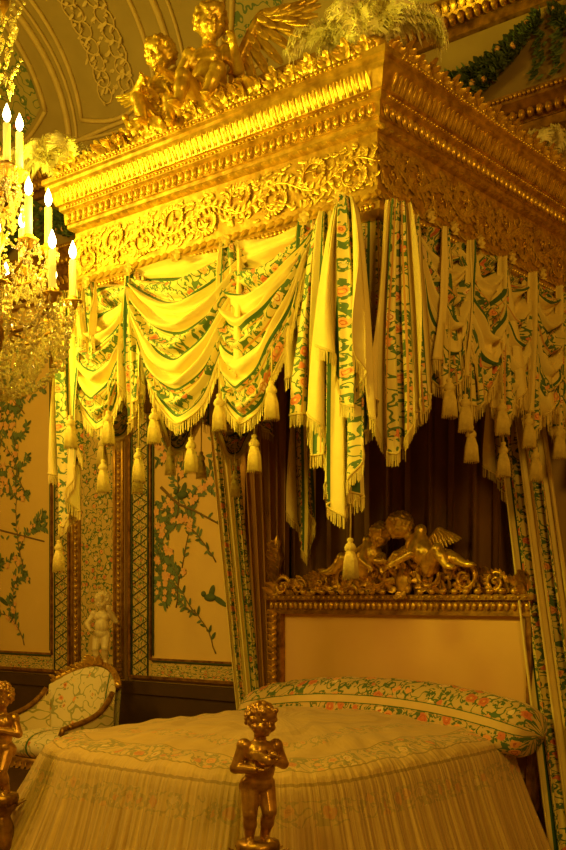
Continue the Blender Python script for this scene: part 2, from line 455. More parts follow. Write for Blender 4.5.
# ------------------------------------------------------------ putti
def putto_mesh(name,J,H,mat,seed=1,vox=.0085,fat=1.0):
    m=MB();random.seed(seed)
    pel,ch,nk,hd=[V(J[k]) for k in('pel','ch','nk','hd')]
    mid=(pel+ch)/2+V((0,-.015,-.005))
    up=(ch-pel).normalized()
    q=V((0,0,1)).rotation_difference(up).to_matrix()
    m.sph(pel,(.108*fat,.092*fat,.085),q,14,10);m.sph(mid,(.100*fat,.092*fat,.12),q,14,10);m.sph(ch,(.112*fat,.082*fat,.095),q,14,10)
    for sx in(-1,1): m.sph(ch+q@V((sx*.045,-.055,.005)),(.045,.035,.04),q)
    m.cap(ch+up*.05,nk+(hd-nk)*.3,.05,.045)
    for s_,sx in(('L',-1),('R',1)):
        sh=V(J.get('sh'+s_,ch+q@V((sx*.118,0,.045))));el=V(J['el'+s_]);wr=V(J['wr'+s_])
        m.sph(sh,.05*fat);m.cap(sh,el,.046*fat,.037*fat);m.cap(el,wr,.04*fat,.025*fat)
        d=(wr-el).normalized();pn=V(J.get('pn'+s_,(0,-1,-.3)));pn=(pn-d*pn.dot(d)).normalized();sd=d.cross(pn)
        R=Matrix((sd,pn,d)).transposed()
        m.sph(wr+d*.033,(.029,.015,.036),R)
        for i,(o,l) in enumerate(((-.021,.026),(-.007,.032),(.007,.03),(.02,.022))):
            b=wr+d*.058+sd*o;e=b+(d+pn*.25)*l;m.cap(b,e,.0085,.008,6);m.cap(e,e+(d*.55+pn*.8)*l*.8,.008,.007,6)
        b=wr+d*.02+sd*(-sx)*.024;e=b+(sd*(-sx)+d*.6+pn*.3)*.026;m.cap(b,e,.0095,.009,6);m.cap(e,e+(d+pn*.4)*.018,.009,.0075,6)
        hp=pel+q@V((sx*.055,0,-.03));kn=V(J['kn'+s_]);an=V(J['an'+s_])
        m.sph(hp+q@V((0,.03,-.0)),(.07*fat,.07*fat,.065*fat));m.cap(hp,kn,.074*fat,.05*fat);m.sph(kn,.051*fat);m.cap(kn,kn*.55+an*.45,.046*fat,.047*fat);m.cap(kn*.55+an*.45,an,.047*fat,.03*fat)
        ft=V(J.get('ft'+s_,an+V((sx*.015,-.075,-.02))));m.cap(an+V((0,0,-.006)),ft,.030,.024)
        fd=(ft-an).normalized();fs=fd.cross(V((0,0,1)));fs=fs.normalized() if fs.length>.1 else V((1,0,0))
        for i in range(5): m.cap(ft+fs*(i-2)*.011,ft+fs*(i-2)*.013+fd*(.028-.002*abs(i-1)),.009,.007,6)
    R=Euler(J.get('hr',(0,0,0))).to_matrix()
    def h(x,y,z,r): m.sph(hd+R@V((x,y,z)),r,R,12,8)
    h(0,.012,.012,(.098,.106,.105));h(0,-.02,-.03,(.082,.085,.078));
    for sx in(-1,1):
        h(sx*.042,-.072,-.032,(.033,.030,.032))
        h(sx*.036,-.098,.002,(.017,.010,.010));h(sx*.036,-.102,.024,(.028,.010,.008))
        h(sx*.097,.0,-.012,(.012,.022,.028))
    h(0,-.110,-.018,(.014,.018,.014));m.cap(hd+R@V((0,-.098,.015)),hd+R@V((0,-.114,-.014)),.008,.010,6)
    h(0,-.102,-.046,(.020,.010,.006));h(0,-.099,-.058,(.016,.010,.006));h(0,-.086,-.078,(.022,.018,.016));h(0,-.085,.055,(.07,.03,.035))
    for i in range(95):
        z=1-2*(i+.5)/95;th=i*2.399;rr=math.sqrt(1-z*z);p=V((rr*math.cos(th),rr*math.sin(th),z))
        if p.z<-.45 or (p.y<-.45 and p.z<.55) : continue
        pp=V((p.x*.100,.012+p.y*.108,.012+p.z*.108))
        m.sph(hd+R@pp,random.uniform(.016,.025),None,7,5)
    for i in range(7): h(random.uniform(-.05,.05),-.085+random.uniform(-.01,.01),.085+random.uniform(-.01,.012),random.uniform(.015,.021))
    for e in J.get('extra',[]): m.sph(e[0],e[1])
    m.v=[(p[0]*H,p[1]*H,p[2]*H) for p in m.v]
    o=mkobj(m,name,mat);md=o.modifiers.new('r','REMESH');md.mode='VOXEL';md.voxel_size=vox*H;md.use_smooth_shade=True
    sm=o.modifiers.new('s','SMOOTH');sm.factor=.5;sm.iterations=1
    update();dg=bpy.context.evaluated_depsgraph_get();me=bpy.data.meshes.new_from_object(o.evaluated_get(dg))
    me.name=name;old=o.data;bpy.data.objects.remove(o);bpy.data.meshes.remove(old)
    me.polygons.foreach_set('use_smooth',[True]*len(me.polygons))
    return me
def wing_mb(sx,S,lift=0):
    m=MB();n=V((0,-1,0))
    def edge(u): return V((sx*(.02+.30*math.sin(u*pi/2)),.0,(.30+.006*lift)*math.sin(min(1,u*1.25)*pi/2)-.10*max(0,u-.6)))
    for row,(L,nf,off,W) in enumerate(((.44,11,0,.085),(.31,11,-.03,.075),(.20,10,-.055,.07),(.11,10,-.075,.06))):
        for i in range(nf):
            u=i/(nf-1);a=math.radians(-92+ (72+lift)*u)
            m.leaf((edge(u)+V((0,off-.012*(i%2),0)))*S,V((sx*math.cos(a),.08,math.sin(a))),n,L*S*(.70+.42*u),W*S,.03,0,.30,.3)
    m.tube([edge(i/10)*S+V((0,-.05*S,0)) for i in range(11)],lambda t:S*(.055-.025*t),8)
    return m
def mirror(J):
    K={}
    for k,v in J.items():
        if k=='extra':K[k]=v;continue
        k2=k
        if k[-1]=='L' :k2=k[:-1]+'R'
        elif k[-1]=='R':k2=k[:-1]+'L'
        K[k2]=(v[0],-v[1],-v[2]) if k=='hr' else (-v[0],v[1],v[2])
    return K
STAND=dict(pel=(0,0,.44),ch=(.01,.0,.645),nk=(.01,0,.745),hd=(.015,-.02,.87),hr=(.15,0.05,.25),
 elL=(-.165,-.0,.545),wrL=(-.06,-.125,.545),elR=(.18,-.01,.56),wrR=(.075,-.125,.60),pnL=(.3,0,1),pnR=(-.3,-.2,.8),
 knL=(-.075,-.045,.235),anL=(-.065,0,.055),knR=(.055,-.075,.245),anR=(.05,.015,.055))
SIT=dict(pel=(0,0,.09),ch=(.0,-.02,.30),nk=(0,-.02,.40),hd=(.02,-.04,.525),hr=(.1,0,.5),
 elL=(-.2,-.02,.2),wrL=(-.25,-.14,.20),elR=(.20,-.06,.22),wrR=(.20,-.18,.30),
 knL=(-.11,-.20,.13),anL=(-.13,-.23,-.04),knR=(.11,-.21,.15),anR=(.05,-.25,-.02))
RECL=dict(pel=(.22,.0,.10),ch=(.08,-.01,.225),nk=(.02,-.02,.295),hd=(-.06,-.06,.385),hr=(.25,0,-.35),
 elL=(-.06,-.12,.13),wrL=(-.15,-.1,.06),elR=(.10,-.14,.14),wrR=(.0,-.18,.08),
 knL=(.36,-.13,.17),anL=(.45,-.14,.04),knR=(.42,-.05,.12),anR=(.57,-.05,.05),ftL=(.52,-.15,.02),ftR=(.65,-.06,.04))

# ------------------------------------------------------------ canopy
X0,X1,Y0,Y1=-5.18,-2.94,4.22,6.27
canopy=empty('bed_canopy',((X0+X1)/2,(Y0+Y1)/2,3.45),'gilded carved bed canopy with plumes, putti and tasselled striped silk valance','bed canopy')
def ringprof(m,prof):
    path=[(X0,Y1,-1,0),(X0,Y0,-1,-1),(X1,Y0,1,-1),(X1,Y1,1,0)]
    m.grid([[(x+ox*o,y+oy*o,z) for o,z in prof] for x,y,ox,oy in path])
m=MB();ringprof(m,[(-.06,3.42),(.02,3.42),(.045,3.45),(.045,3.485),(.02,3.50),(.01,3.53),(0,3.55),(0,3.84),(.02,3.85),(.035,3.865)])
mkobj(m,'frieze',GOLD,canopy,smooth=False)
m=MB();ringprof(m,[(.035,3.865),(.035,3.885),(.045,3.89),(.05,3.955),(.07,3.97),(.07,3.995),(.085,4.0),(.11,4.075),(.13,4.095),(.13,4.115),(.145,4.125),(.145,4.155),(.12,4.17),(-.05,4.17),(-.05,3.9)])
m.box((X0-.1,Y0-.1,4.155),(X1+.1,Y1,4.168))
mkobj(m,'cornice',GOLD,canopy,smooth=False)
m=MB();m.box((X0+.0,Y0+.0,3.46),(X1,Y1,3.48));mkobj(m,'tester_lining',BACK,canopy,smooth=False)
SIDES=[('front',V((X0,Y0,0)),V((1,0,0)),V((0,-1,0)),X1-X0),('right',V((X1,Y0,0)),V((0,1,0)),V((1,0,0)),Y1-Y0),('left',V((X0,Y0,0)),V((0,1,0)),V((-1,0,0)),Y1-Y0)]
Z=V((0,0,1))
eggs=MB();rel=MB()
random.seed(5)
for nm,O,E,Nn,L in SIDES:
    crest=MB()
    def W(a,b,o): return O+E*a+Z*b+Nn*o
    R=Matrix((E,Nn,Z)).transposed()
    n=int(L/.05)
    for i in range(n+1):
        a=i*L/n
        eggs.sph(W(a,3.925,.052),(.018,.018,.030),R,8,6)
        eggs.tube([W(a-.023,3.952,.052),W(a-.020,3.905,.057),W(a,3.888,.057)],.004,4)
    n=int(L/.042);d=(Z*.8+Nn*.32).normalized();Rg=Matrix((E,E.cross(d),d)).transposed()
    for i in range(n+1):
        a=i*L/n
        eggs.sph(W(a,4.045,.098),(.0165,.014,.048),Rg,8,6)
        eggs.leaf(W(a+L/n/2,4.0,.088),d,Nn,.085,.02,.1,0)
    n=int(L/.028)
    for i in range(n+1):
        a=i*L/n; eggs.sph(W(a,4.14,.147),.0105,None,6,4);eggs.sph(W(a,3.983,.072),.009,None,6,4)
        eggs.sph(W(a,3.467,.047),(.012,.012,.017),R,6,4)
    n=int(L/.06)
    for i in range(n+1):
        a=i*L/n
        eggs.leaf(W(a,3.555,.0),-Z+Nn*.35,Nn,.055,.055,.2,0)
        eggs.leaf(W(a+.03,3.845,.0),Z*.5+Nn*.8,Nn,.04,.045,.2,0)
    # running acanthus: one continuous wave stem with scrolls branching either side
    n=int(round(L/.24));st=L/n
    wave=[W(L*i/(n*12),3.695+.045*math.sin(pi*i/12),.006) for i in range(n*12+1)]
    rel.tube(wave,.007,5)
    for i in range(0,n*12,2):
        p=wave[i];d_=(wave[min(i+1,n*12)]-wave[max(i-1,0)]).normalized()
        for sg in(-1,1): rel.leaf(p,d_*.8+Z*sg*.8,Nn,.05,.026,.10,2,.2)
    for i in range(n):
        fl=-1 if i%2 else 1
        c=(i+.5)*st; b0=3.695-fl*.035
        pts=[];K=24
        for k in range(K+1):
            t=k/K;ang=pi*.5+(t*2.2*pi); rr=.068*(1-t)**.7+.009
            p=W(c+rr*math.cos(ang)*1.2,b0+fl*rr*math.sin(ang)*1.0,.005+.005*t);pts.append(p)
            if k<20:
                dd=(E*math.cos(ang)+Z*fl*math.sin(ang));tt=(E*-math.sin(ang)+Z*fl*math.cos(ang))
                rel.leaf(p,dd*.7+tt*1.0,Nn,.044*(1-t*.45),.022,.10,2,.2)
        rel.tube(pts,lambda t:.006*(1-.4*t),5)
        rel.sph(W(c,b0,.012),.011,None,7,5)
        for k in range(44):
            bb=random.choice((-1,1))*random.uniform(.05,.125)
            rel.leaf(W(c+random.uniform(-.5,.5)*st,3.695+bb,.003),E*random.uniform(-1,1)+Z*math.copysign(random.uniform(0,.5),-bb),Nn,.040,.020,.08,0,.22)
    n=int(round(L/.11))
    for i in range(n+1):
        a=i*L/n; hh=.098*(1.12 if i%2 else .88)
        if nm=='front': hh+=.03*math.exp(-((a-1.05)/.5)**2)
        b=4.165
        crest.leaf(W(a,b+hh*.45,.10),Z,Nn,hh*.6,.05,.5,2,.12,.3)
        for sg in (-1,1):
            crest.leaf(W(a,b+hh*.35,.105),Z+E*sg*.9,Nn,hh*.5,.036,.5,2,.12,.3)
            crest.leaf(W(a,b+.01,.11),Z*.7+E*sg*1.0,Nn,hh*.6,.036,.5,3,.12,.3)
            crest.leaf(W(a+sg*.045,b+.015,.105),Z*1+E*sg*.35,Nn,hh*.5,.034,.5,2,.12,.3)
            sp=[]
            for t in range(14):
                u=t/13;ang=-pi/2+u*2.4*pi;rr=.028*(1-u*.75)
                sp.append(W(a+sg*(.034+rr*math.cos(ang)),b+.032+rr*math.sin(ang)*1.1,.11))
            crest.tube(sp,lambda t:.0075*(1-.3*t),5)
            crest.sph(W(a+sg*.034,b+.032,.115),.009,None,6,4)
        for k in range(5):
            crest.leaf(W(a+random.uniform(-.06,.06),b,.08+random.random()*.03),Z+E*random.uniform(-1,1),Nn,hh*random.uniform(.4,.75),.034,.5,3,.12,.3)
        crest.sph(W(a+L/n*.5,b+.018,.115),(.016,.016,.022),None,6,5)
    mkobj(crest,'carved_cresting',GOLDB,canopy)
mkobj(eggs,'egg_moulding',GOLDB,canopy);mkobj(rel,'scroll_relief',GOLDB,canopy)

# valance drapery
def fringe(m,pts,Nn,L=.062):
    random.seed(len(pts))
    for i in range(len(pts)-1):
        a,b=pts[i],pts[i+1];d=(b-a);n=max(1,int(d.length/.0075))
        h=V((d.x,d.y,0)); h=h.normalized() if h.length>1e-5 else V((1,0,0))
        for k in range(n):
            p=a+d*(k+random.random()*.6)/n;l=L*random.uniform(.85,1.1);w=.0028
            o=Nn*random.uniform(-.004,.006)
            m.add([p-h*w+Z*.006,p+h*w+Z*.006,p+h*w*.8-Z*l+o,p-h*w*.8-Z*l+o],[(0,1,2,3)])
    m.tube(pts,.006,5)
def swag(O,E,Nn,a0,a1,drop,name='swag',k=1.0,off=.05,nf=6,z0=3.44,end=.14,end2=None,phase=0,pw=1.8,bulge=.13):
    m=MB();R=[];U=[];NS,NTt=52,72;w=a1-a0;end2=end if end2 is None else end2
    for i in range(NS+1):
        s_=i/NS;sh=s_**k;shape=max(0,1-abs(2*sh-1)**pw);env=math.sin(pi*min(max(s_,.0),1))**.6
        en=end+(end2-end)*s_
        r=[];u=[]
        for j in range(NTt+1):
            t=j/NTt
            z=z0-drop*(en*t**1.1+(1-en)*t**.85*shape*.98)
            wob=.35*math.sin(2.2*pi*s_+phase)+.3*math.sin(5*s_+phase*2)
            f=math.sin(2*pi*(nf*t**1.1)+wob*2+phase)+.45*math.sin(2*pi*nf*1.8*t+wob*3+1.7*phase)+.2*math.sin(2*pi*nf*3.1*t+5*s_)
            out=off+bulge*env*math.sin(pi*min(1,t*.7+.05))+(.030*env+.014)*f*(1-.55*t)+.02*math.sin(pi*t)*(1-env)+.012*math.sin(2*pi*s_*4+phase+3*t)*t
            aa=a0+w*s_+ (0.5-s_)*w*.16*t*(1-shape)
            r.append(O+E*aa+Z*z+Nn*out);u.append(((1-t)*drop*1.05+PS/2-.125+PS,s_*w*1.15+a0))
        R.append(r);U.append(u)
    m.grid(R,UV=U);o=mkobj(m,name,SILK,canopy)
    f=MB();fringe(f,[r[-1] for r in R],Nn);mkobj(f,'fringe',FRINGE,o)
def jabot(O,E,Nn,ac,w0,w1,L0,L1,name='valance_tail',sp=.5,nf=3,amp=.045,off=.09,z0=3.45,lean=0,fw=None,L2=None,ph=0,zig=.30,u0=0,step=0,top=.45,gx=.7):
    m=MB();R=[];U=[];NS,NTt=int(22*nf+8),36;fw=fw or w1*2.0;L2=L2 if L2 is not None else L0
    for i in range(NS+1):
        s_=i/NS
        Ls=(L0+(L1-L0)*(s_/sp)) if s_<sp else (L2+(L1-L2)*((1-s_)/(1-sp)))
        fr=(s_*nf+ph/(2*pi))%1;Ls+=step*(abs(2*fr-1)-.5)
        r=[];u=[]
        for j in range(NTt+1):
            t=j/NTt;g=(t*Ls/L1)**gx
            q=2*pi*nf*s_+ph+.45*math.sin(2.5*t+ph)+.35*math.sin(7*s_+3*t)
            fold=math.sin(q);fold=math.copysign(abs(fold)**.75,fold);fx=math.sin(2*q)
            w=w0+(w1-w0)*g
            aa=ac+(s_-.5)*w-fx*w/nf*zig*.6+lean*t+.012*math.sin(4*t+ph+6*s_)*t
            fine=.30*math.sin(2.7*q+1+2*t)+.22*math.sin(5.3*q+3*t)*(1-.5*t)
            r.append(O+E*aa+Z*(z0-Ls*t)+Nn*(off+amp*(top+(1-top)*g)*(fold+fine)*.85+.02*math.sin(3*t+s_*5)))
            u.append((s_*fw+u0,t*Ls))
        R.append(r);U.append(u)
    m.grid(R,UV=U);o=mkobj(m,name,SILK,canopy)
    f=MB();fringe(f,[r[-1] for r in R],Nn);mkobj(f,'fringe',FRINGE,o)
O,E,Nn=SIDES[0][1:4]
def X(x):return x-X0
def backing(O,E,Nn,L,off,z1=2.95):
    m=MB();R=[];U=[]
    n=int(L*90)
    for i in range(n+1):
        a=L*i/n;zz=z1+.05*math.sin(a*9);R.append([O+E*a+Z*(3.45-(3.45-zz)*j/8)+Nn*(off+(.020*math.sin(a*44+math.sin(a*7))+.008*math.sin(a*101))*(.4+.6*j/8)) for j in range(9)]);U.append([(a*1.0+.1,j*.1) for j in range(9)])
    m.grid(R,UV=U);o=mkobj(m,'valance_backing',SILK,canopy)
    f=MB();fringe(f,[V(r[-1]) for r in R],Nn);mkobj(f,'fringe',FRINGE,o)
for k in range(3): backing(SIDES[k][1],SIDES[k][2],SIDES[k][3],SIDES[k][4],-.01,2.86)
swag(O,E,Nn,X(-5.12),X(-4.40),.86,k=.75,off=.03,phase=.4,end2=.14,end=.36,nf=7)
swag(O,E,Nn,X(-4.62),X(-3.66),.92,k=1.3,off=.09,end=.12,end2=.34,phase=2,nf=8,bulge=.16)
swag(O,E,Nn,X(-3.92),X(-3.18),.96,k=.70,off=.07,nf=8,end=.44,end2=.06,phase=1,bulge=.15)
jabot(O,E,Nn,X(-4.86),.07,.14,.30,.44,off=.16,nf=2,sp=.6,amp=.025,ph=1,fw=.34,u0=.0)
jabot(O,E,Nn,X(-4.50),.10,.24,.62,.86,off=.13,nf=3,sp=.3,amp=.04,ph=2,fw=.36,u0=-.01)
jabot(O,E,Nn,X(-3.76),.10,.24,.62,.86,off=.15,nf=3,sp=.35,amp=.04,ph=3,fw=.36,u0=-.01)
# near corner: layered pointed cascade, longest tail in front
jabot(O,E,Nn,X(-3.26),.16,.24,.76,.90,off=.11,nf=3,sp=.7,amp=.045,ph=1.5,L2=.9,fw=.36,u0=-.01,step=.06)
jabot(O,E,Nn,X(-3.12),.08,.36,.92,1.30,off=.15,nf=3,sp=.62,amp=.05,ph=.7,L2=1.1,fw=.70,u0=-.17,zig=.5,step=.10,gx=.6,lean=-.02)
jabot(O,E,Nn,X(-2.98),.06,.42,.90,1.50,off=.21,nf=3,sp=.45,L2=.96,amp=.05,ph=.2,fw=.70,u0=-.01,zig=.45,step=.10,gx=.6)
jabot(O,E,Nn,X(-2.93),.05,.28,.66,1.00,off=.27,nf=2,sp=.6,L2=.70,amp=.04,ph=1.2,fw=.36,u0=-.01,zig=.4,step=.06,gx=.6)
jabot(O,E,Nn,X(-5.10),.12,.34,1.10,1.44,off=.11,nf=3,sp=.35,L2=.85,amp=.045,ph=2,fw=.60,zig=.5,step=.12)
dE=V((1,1,0)).normalized();dN=V((1,-1,0)).normalized()
jabot(V((X1,Y0,0)),dE,dN,.07,.12,.28,.90,1.20,off=.15,nf=3,sp=.4,amp=.04,ph=1.1,L2=.90,fw=.36,u0=-.01,step=.1)
O,E,Nn=SIDES[1][1:4]
jabot(O,E,Nn,.17,.12,.28,.85,1.02,off=.10,nf=3,sp=.3,L2=.80,amp=.04,fw=.36,u0=-.01,step=.08)
# regular row along the side: swag, tail, swag, tail
for i,(a0,a1) in enumerate(((.24,.70),(.58,1.04),(.94,1.40),(1.30,1.74),(1.64,2.04))):
    swag(O,E,Nn,a0,a1,.80,k=.8,off=.05+.03*(i%2),end=.30,end2=.20,phase=i*1.1,nf=6,bulge=.10)
for i,(a,l) in enumerate(((.40,.80),(.66,.88),(1.00,.88),(1.36,.88),(1.70,.88),(2.0,.92))):
    jabot(O,E,Nn,a,.08,.30,l*.80,l,off=.13,nf=3,sp=.45,amp=.04,ph=i*1.3,fw=.36,lean=.03,u0=-.01,step=.06)
O,E,Nn=SIDES[2][1:4]
swag(O,E,Nn,.1,.8,.82);swag(O,E,Nn,.66,1.34,.84);swag(O,E,Nn,1.2,1.95,.82)
jabot(V((X0,6.10,0)),V((1,0,0)),V((0,-1,0)),X(-4.86),.14,.24,1.2,1.55,off=.05,nf=2,sp=.6,ph=1)
jabot(V((X0,6.10,0)),V((1,0,0)),V((0,-1,0)),X(-3.25),.14,.22,1.0,1.2,off=.05,nf=2,sp=.6,ph=1)
m=MB()
for k in range(8):
    a=k*pi/4;m.leaf((0,0,0),(math.cos(a),-.3,math.sin(a)),(0,-1,0),.05,.035,.4,0)
m.sph((0,-.015,0),.017,None,8,6)
rme=None
for loc,rz in [((x,Y0-.16,3.44),0) for x in (-5.14,-4.86,-4.50,-4.12,-3.76,-3.24)]+[((-2.96,Y0-.25,3.44),0)]+[((X1+.16,y,3.44),pi/2) for y in (4.40,4.62,4.88,5.22,5.58,5.92)]:
    if rme is None: rme=mkobj(m,'silk_rosette',FRINGE,canopy,loc,(0,0,rz)).data
    else: link(rme,'silk_rosette',canopy,loc,(0,0,rz))
# tassels
tm=MB()
tm.lathe([(0,0),(.012,-.002),(.016,-.012),(.011,-.022),(.02,-.030),(.028,-.044),(.027,-.058),(.016,-.066),(.02,-.070)],n=16)
for k in range(40):
    a=2*pi*k/40;r0=.019;r1=.036+.003*math.sin(k*7)
    tm.tube([(r0*math.cos(a),r0*math.sin(a),-.066),((r1*.85)*math.cos(a),(r1*.85)*math.sin(a),-.11),(r1*math.cos(a),r1*math.sin(a),-.19-.006*math.sin(k*3.3))],.0034,4)
tm.lathe([(.018,-.066),(.028,-.12),(.030,-.18),(0,-.18)],n=12)
tme=None
def tassel(x,y,zb,ztop):
    global tme
    loc=(x,y,zb+.19)
    if tme is None:
        o=mkobj(tm,'tassel',FRINGE,canopy,loc);tme=o.data
    else:o=link(tme,'tassel',canopy,loc)
    c=MB();c.tube([(0,0,-.003),(.002,0,(ztop-zb-.19)/2),(0,0,ztop-zb-.19)],.0042,5)
    mkobj(c,'cord',FRINGE,o,loc)
yf=Y0-.20
for x,zb in ((-4.93,2.48),(-4.6,2.47),(-4.23,2.44),(-3.75,2.46),(-3.4,2.48)): tassel(x,yf-.04,zb,zb+.36)
for x,zb in ((-4.76,2.22),(-4.46,2.26),(-4.05,2.28),(-3.6,2.25)): tassel(x,yf+.06,zb,zb+.55)
tassel(-5.15,yf+.05,1.77,2.05);tassel(-2.96,yf+.01,1.70,2.05)
for y,zb,o_ in ((4.48,2.48,.24),(4.70,2.44,.20),(4.86,2.31,.14),(5.08,2.47,.20),(5.42,2.44,.18),(5.80,2.42,.18),(5.24,2.27,.12),(5.62,2.28,.12),(6.05,2.38,.18)): tassel(X1+o_,y,zb,zb+.5)
for y,zb in ((4.5,2.45),(4.8,2.3),(5.1,2.45),(5.4,2.45),(5.75,2.35)): tassel(X0-.08,y,zb,zb+.4)
# plumes: each feather has a soft ruffled vane, curled tip and loose barbs
def plume(name,c,n,S,mat,seed,az0=0,spread=.75):
    random.seed(seed);m=MB();c=V(c)
    m.cur=1;m.lathe([(0,-.12),(.05,-.12),(.06,-.10),(.03,-.08),(.05,-.04),(.07,0),(.06,.02),(0,.02)],c,14);m.cur=0
    for f in range(n):
        az=az0+2*pi*f/n+random.uniform(-.2,.2);L=S*random.uniform(.85,1.1);tilt=random.uniform(.75,1.15)*spread if f%3 else .35*spread
        o=V((math.cos(az),math.sin(az),0));sd=V((-o.y,o.x,0));pts=[]
        K=26
        for k in range(K+1):
            t=k/K;curl=max(0,t-.72)/.28
            pts.append(c+o*L*(tilt*(t**1.2)-.10*curl**2)+Z*L*((1.15*t-.98*t**2.4)*(1.0-.3*tilt)-.05*curl))
        m.tube(pts,lambda t:.005*(1-.7*t),4)
        R=[];ph=random.random()*6
        for k in range(2,K+1):
            t=k/K;d=(pts[k]-pts[k-1]).normalized();nn=d.cross(sd).normalized()
            hw=S*.12*math.sin(pi*min(1,.16+.80*t))**.6
            row=[]
            for j in range(9):
                q=(j-4)/4;ruf=.012*math.sin(k*2.1+ph+j)+.010*math.sin(k*3.7+2*j)
                row.append(pts[k]+sd*q*hw*(1+.12*math.sin(k*1.9+ph))+nn*(ruf*abs(q))-Z*hw*.55*q*q)
            R.append(row)
        m.grid(R)
        for k in range(420):
            i=random.randrange(len(R)-1);sg=random.choice((0,1,4,7,8));p=R[i][sg].lerp(R[i+1][sg],random.random());s2=1 if sg>4 else -1
            d=(pts[i+3 if i+3<=K else K]-pts[i+1]).normalized();ln=S*random.uniform(.05,.14)
            up=random.uniform(-.5,.5)
            q1=p+(sd*s2*.7+d*.6+Z*up)*ln*.6;q2=q1+(sd*s2*.1+d*.4-Z*.8)*ln*.6;w=d*.0032;p=p-(sd*s2)*.02
            m.add([p-w,p+w,q1+w,q1-w,q2],[(0,1,2,3),(3,2,4)])
    mkobj(m,name,[mat,GOLDB],canopy)
plume('feather_plume',(X1-.02,Y0+.00,4.25),14,.50,FEATHER,2,0,.85)
plume('feather_plume',(X0-.08,Y0+.0,4.20),13,.54,FEATHER,4,0,.85)
plume('feather_plume',(X1-.02,Y1-.2,4.30),6,.42,FEATHER,8)
# canopy putti group
A=dict(SIT);me=putto_mesh('putto',A,.86,GOLDB,1,fat=1.06)
o=link(me,'putto',canopy,(-3.99,Y0-.06,4.22),(0,0,math.radians(28)),'larger gilded winged putto seated among foliage')
for sx in(-1,1):
    w=mkobj(wing_mb(sx,.62 if sx>0 else .42,38 if sx>0 else 0),'wing',GOLDB,None,(-3.99+sx*.05+.03,Y0+.03,4.40),(0,0,math.radians(36-sx*8)));par(w,o)
B=mirror(SIT);B.update(hr=(.25,0,-.3),elL=(-.17,-.1,.22),wrL=(-.08,-.24,.25),hd=(-.0,-.06,.515))
me=putto_mesh('putto',B,.80,GOLDB,2,fat=1.06)
o=link(me,'putto',canopy,(-4.36,Y0-.05,4.21),(0,0,math.radians(28)),'smaller gilded putto leaning over a garland')
for sx in(-1,):
    w=mkobj(wing_mb(sx,.38,20),'wing',GOLDB,None,(-4.38+sx*.05,Y0+.04,4.36),(0,0,math.radians(25)));par(w,o)
m=MB();random.seed(12)
for i in range(190):
    x=random.uniform(-4.80,-3.55);hz=.20*math.exp(-((x+4.18)/.32)**2)
    p=V((x,Y0-.08+random.uniform(-.08,.05),4.17+random.uniform(0,1)*hz))
    m.leaf(p,V((random.uniform(-1,1),-.3,random.uniform(.1,1.2))),V((0,-1,.3)),random.uniform(.06,.10),random.uniform(.035,.05),.5,3,.12,.3)
for i in range(26):
    x=random.uniform(-4.6,-3.75);m.sph((x,Y0-.14+random.uniform(-.03,.05),4.19+random.uniform(0,.14)),random.uniform(.015,.026),None,8,6)
for sg in(-1,1):
    m.tube([(-4.2+sg*(.1+.5*t/12),Y0-.1,4.20+.14*math.cos(t/12*pi*.8)) for t in range(13)],lambda t:.024*(1-.6*t),6)
m.sph((-4.2,Y0,4.22),(.32,.10,.09))
m.sph((-3.99,Y0+.02,4.22),(.16,.13,.07));m.sph((-4.36,Y0,4.21),(.14,.12,.07))
mkobj(m,'carved_foliage',GOLDB,canopy)

def curtain(name,top,bot,z1,z0,y,nf,amp,mat,Uw=None,yb=None):
    m=MB();R=[];U=[];NS=nf*14;NT_=40;yb=y if yb is None else yb
    for i in range(NS+1):
        s_=i/NS;r=[];u=[]
        for j in range(NT_+1):
            t=j/NT_;a=top[0]+(bot[0]-top[0])*t;b=top[1]+(bot[1]-top[1])*t
            x=a+(b-a)*s_+.012*math.sin(4*pi*nf*s_)
            r.append(V((x,y+(yb-y)*t-amp*(math.sin(2*pi*nf*s_+.6*math.sin(3*t))+.3*math.sin(5*pi*nf*s_+t)),z1+(z0-z1)*t)))
            u.append((s_*(Uw or .9)+.02,t*(z1-z0)))
        R.append(r);U.append(u)
    m.grid(R,UV=U);return mkobj(m,name,mat,canopy)
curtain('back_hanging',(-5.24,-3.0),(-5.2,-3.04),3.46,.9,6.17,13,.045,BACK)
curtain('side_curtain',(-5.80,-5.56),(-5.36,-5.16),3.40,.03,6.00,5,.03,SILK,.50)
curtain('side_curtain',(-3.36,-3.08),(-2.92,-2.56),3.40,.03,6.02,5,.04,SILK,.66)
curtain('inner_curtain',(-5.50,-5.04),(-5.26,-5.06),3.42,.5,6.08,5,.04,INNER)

# ------------------------------------------------------------ bed
bed=empty('bed',(-4.12,4.9,0),'royal bed with gilded headboard, embroidered bedspread and putto foot posts','bed')
BX0,BX1,BY0,BY1=-5.18,-3.06,3.72,6.02
cx,cy=(BX0+BX1)/2,(BY0+BY1)/2;hx,hy=(BX1-BX0)/2,(BY1-BY0)/2
def contour(th,e=4.6):
    c,s_=math.cos(th),math.sin(th)
    if s_>0:e=7
    r=(abs(c/hx)**e+abs(s_/hy)**e)**(-1/e);return r*c,r*s_
NTH=1800;rows=[];U=[]
per=[0]
cs=[contour(2*pi*k/NTH) for k in range(NTH+1)]
for k in range(NTH): per.append(per[-1]+math.dist(cs[k],cs[k+1]))
dirs=[V((math.copysign(abs(x/hx)**2.6,x)/hx,math.copysign(abs(y/hy)**2.6,y)/hy,0)).normalized() for x,y in cs]
def ztop(x,y):
    a=min(1,abs(x/hx));b=min(1,abs(y/hy))
    fy=(1-b**2.2) if y<0 else (1-.15*b**3)
    return .785+.115*(1-a**2.4)*fy
def wrk(p_): return math.sin(p_*95+math.sin(p_*11))+.6*math.sin(p_*151+2)
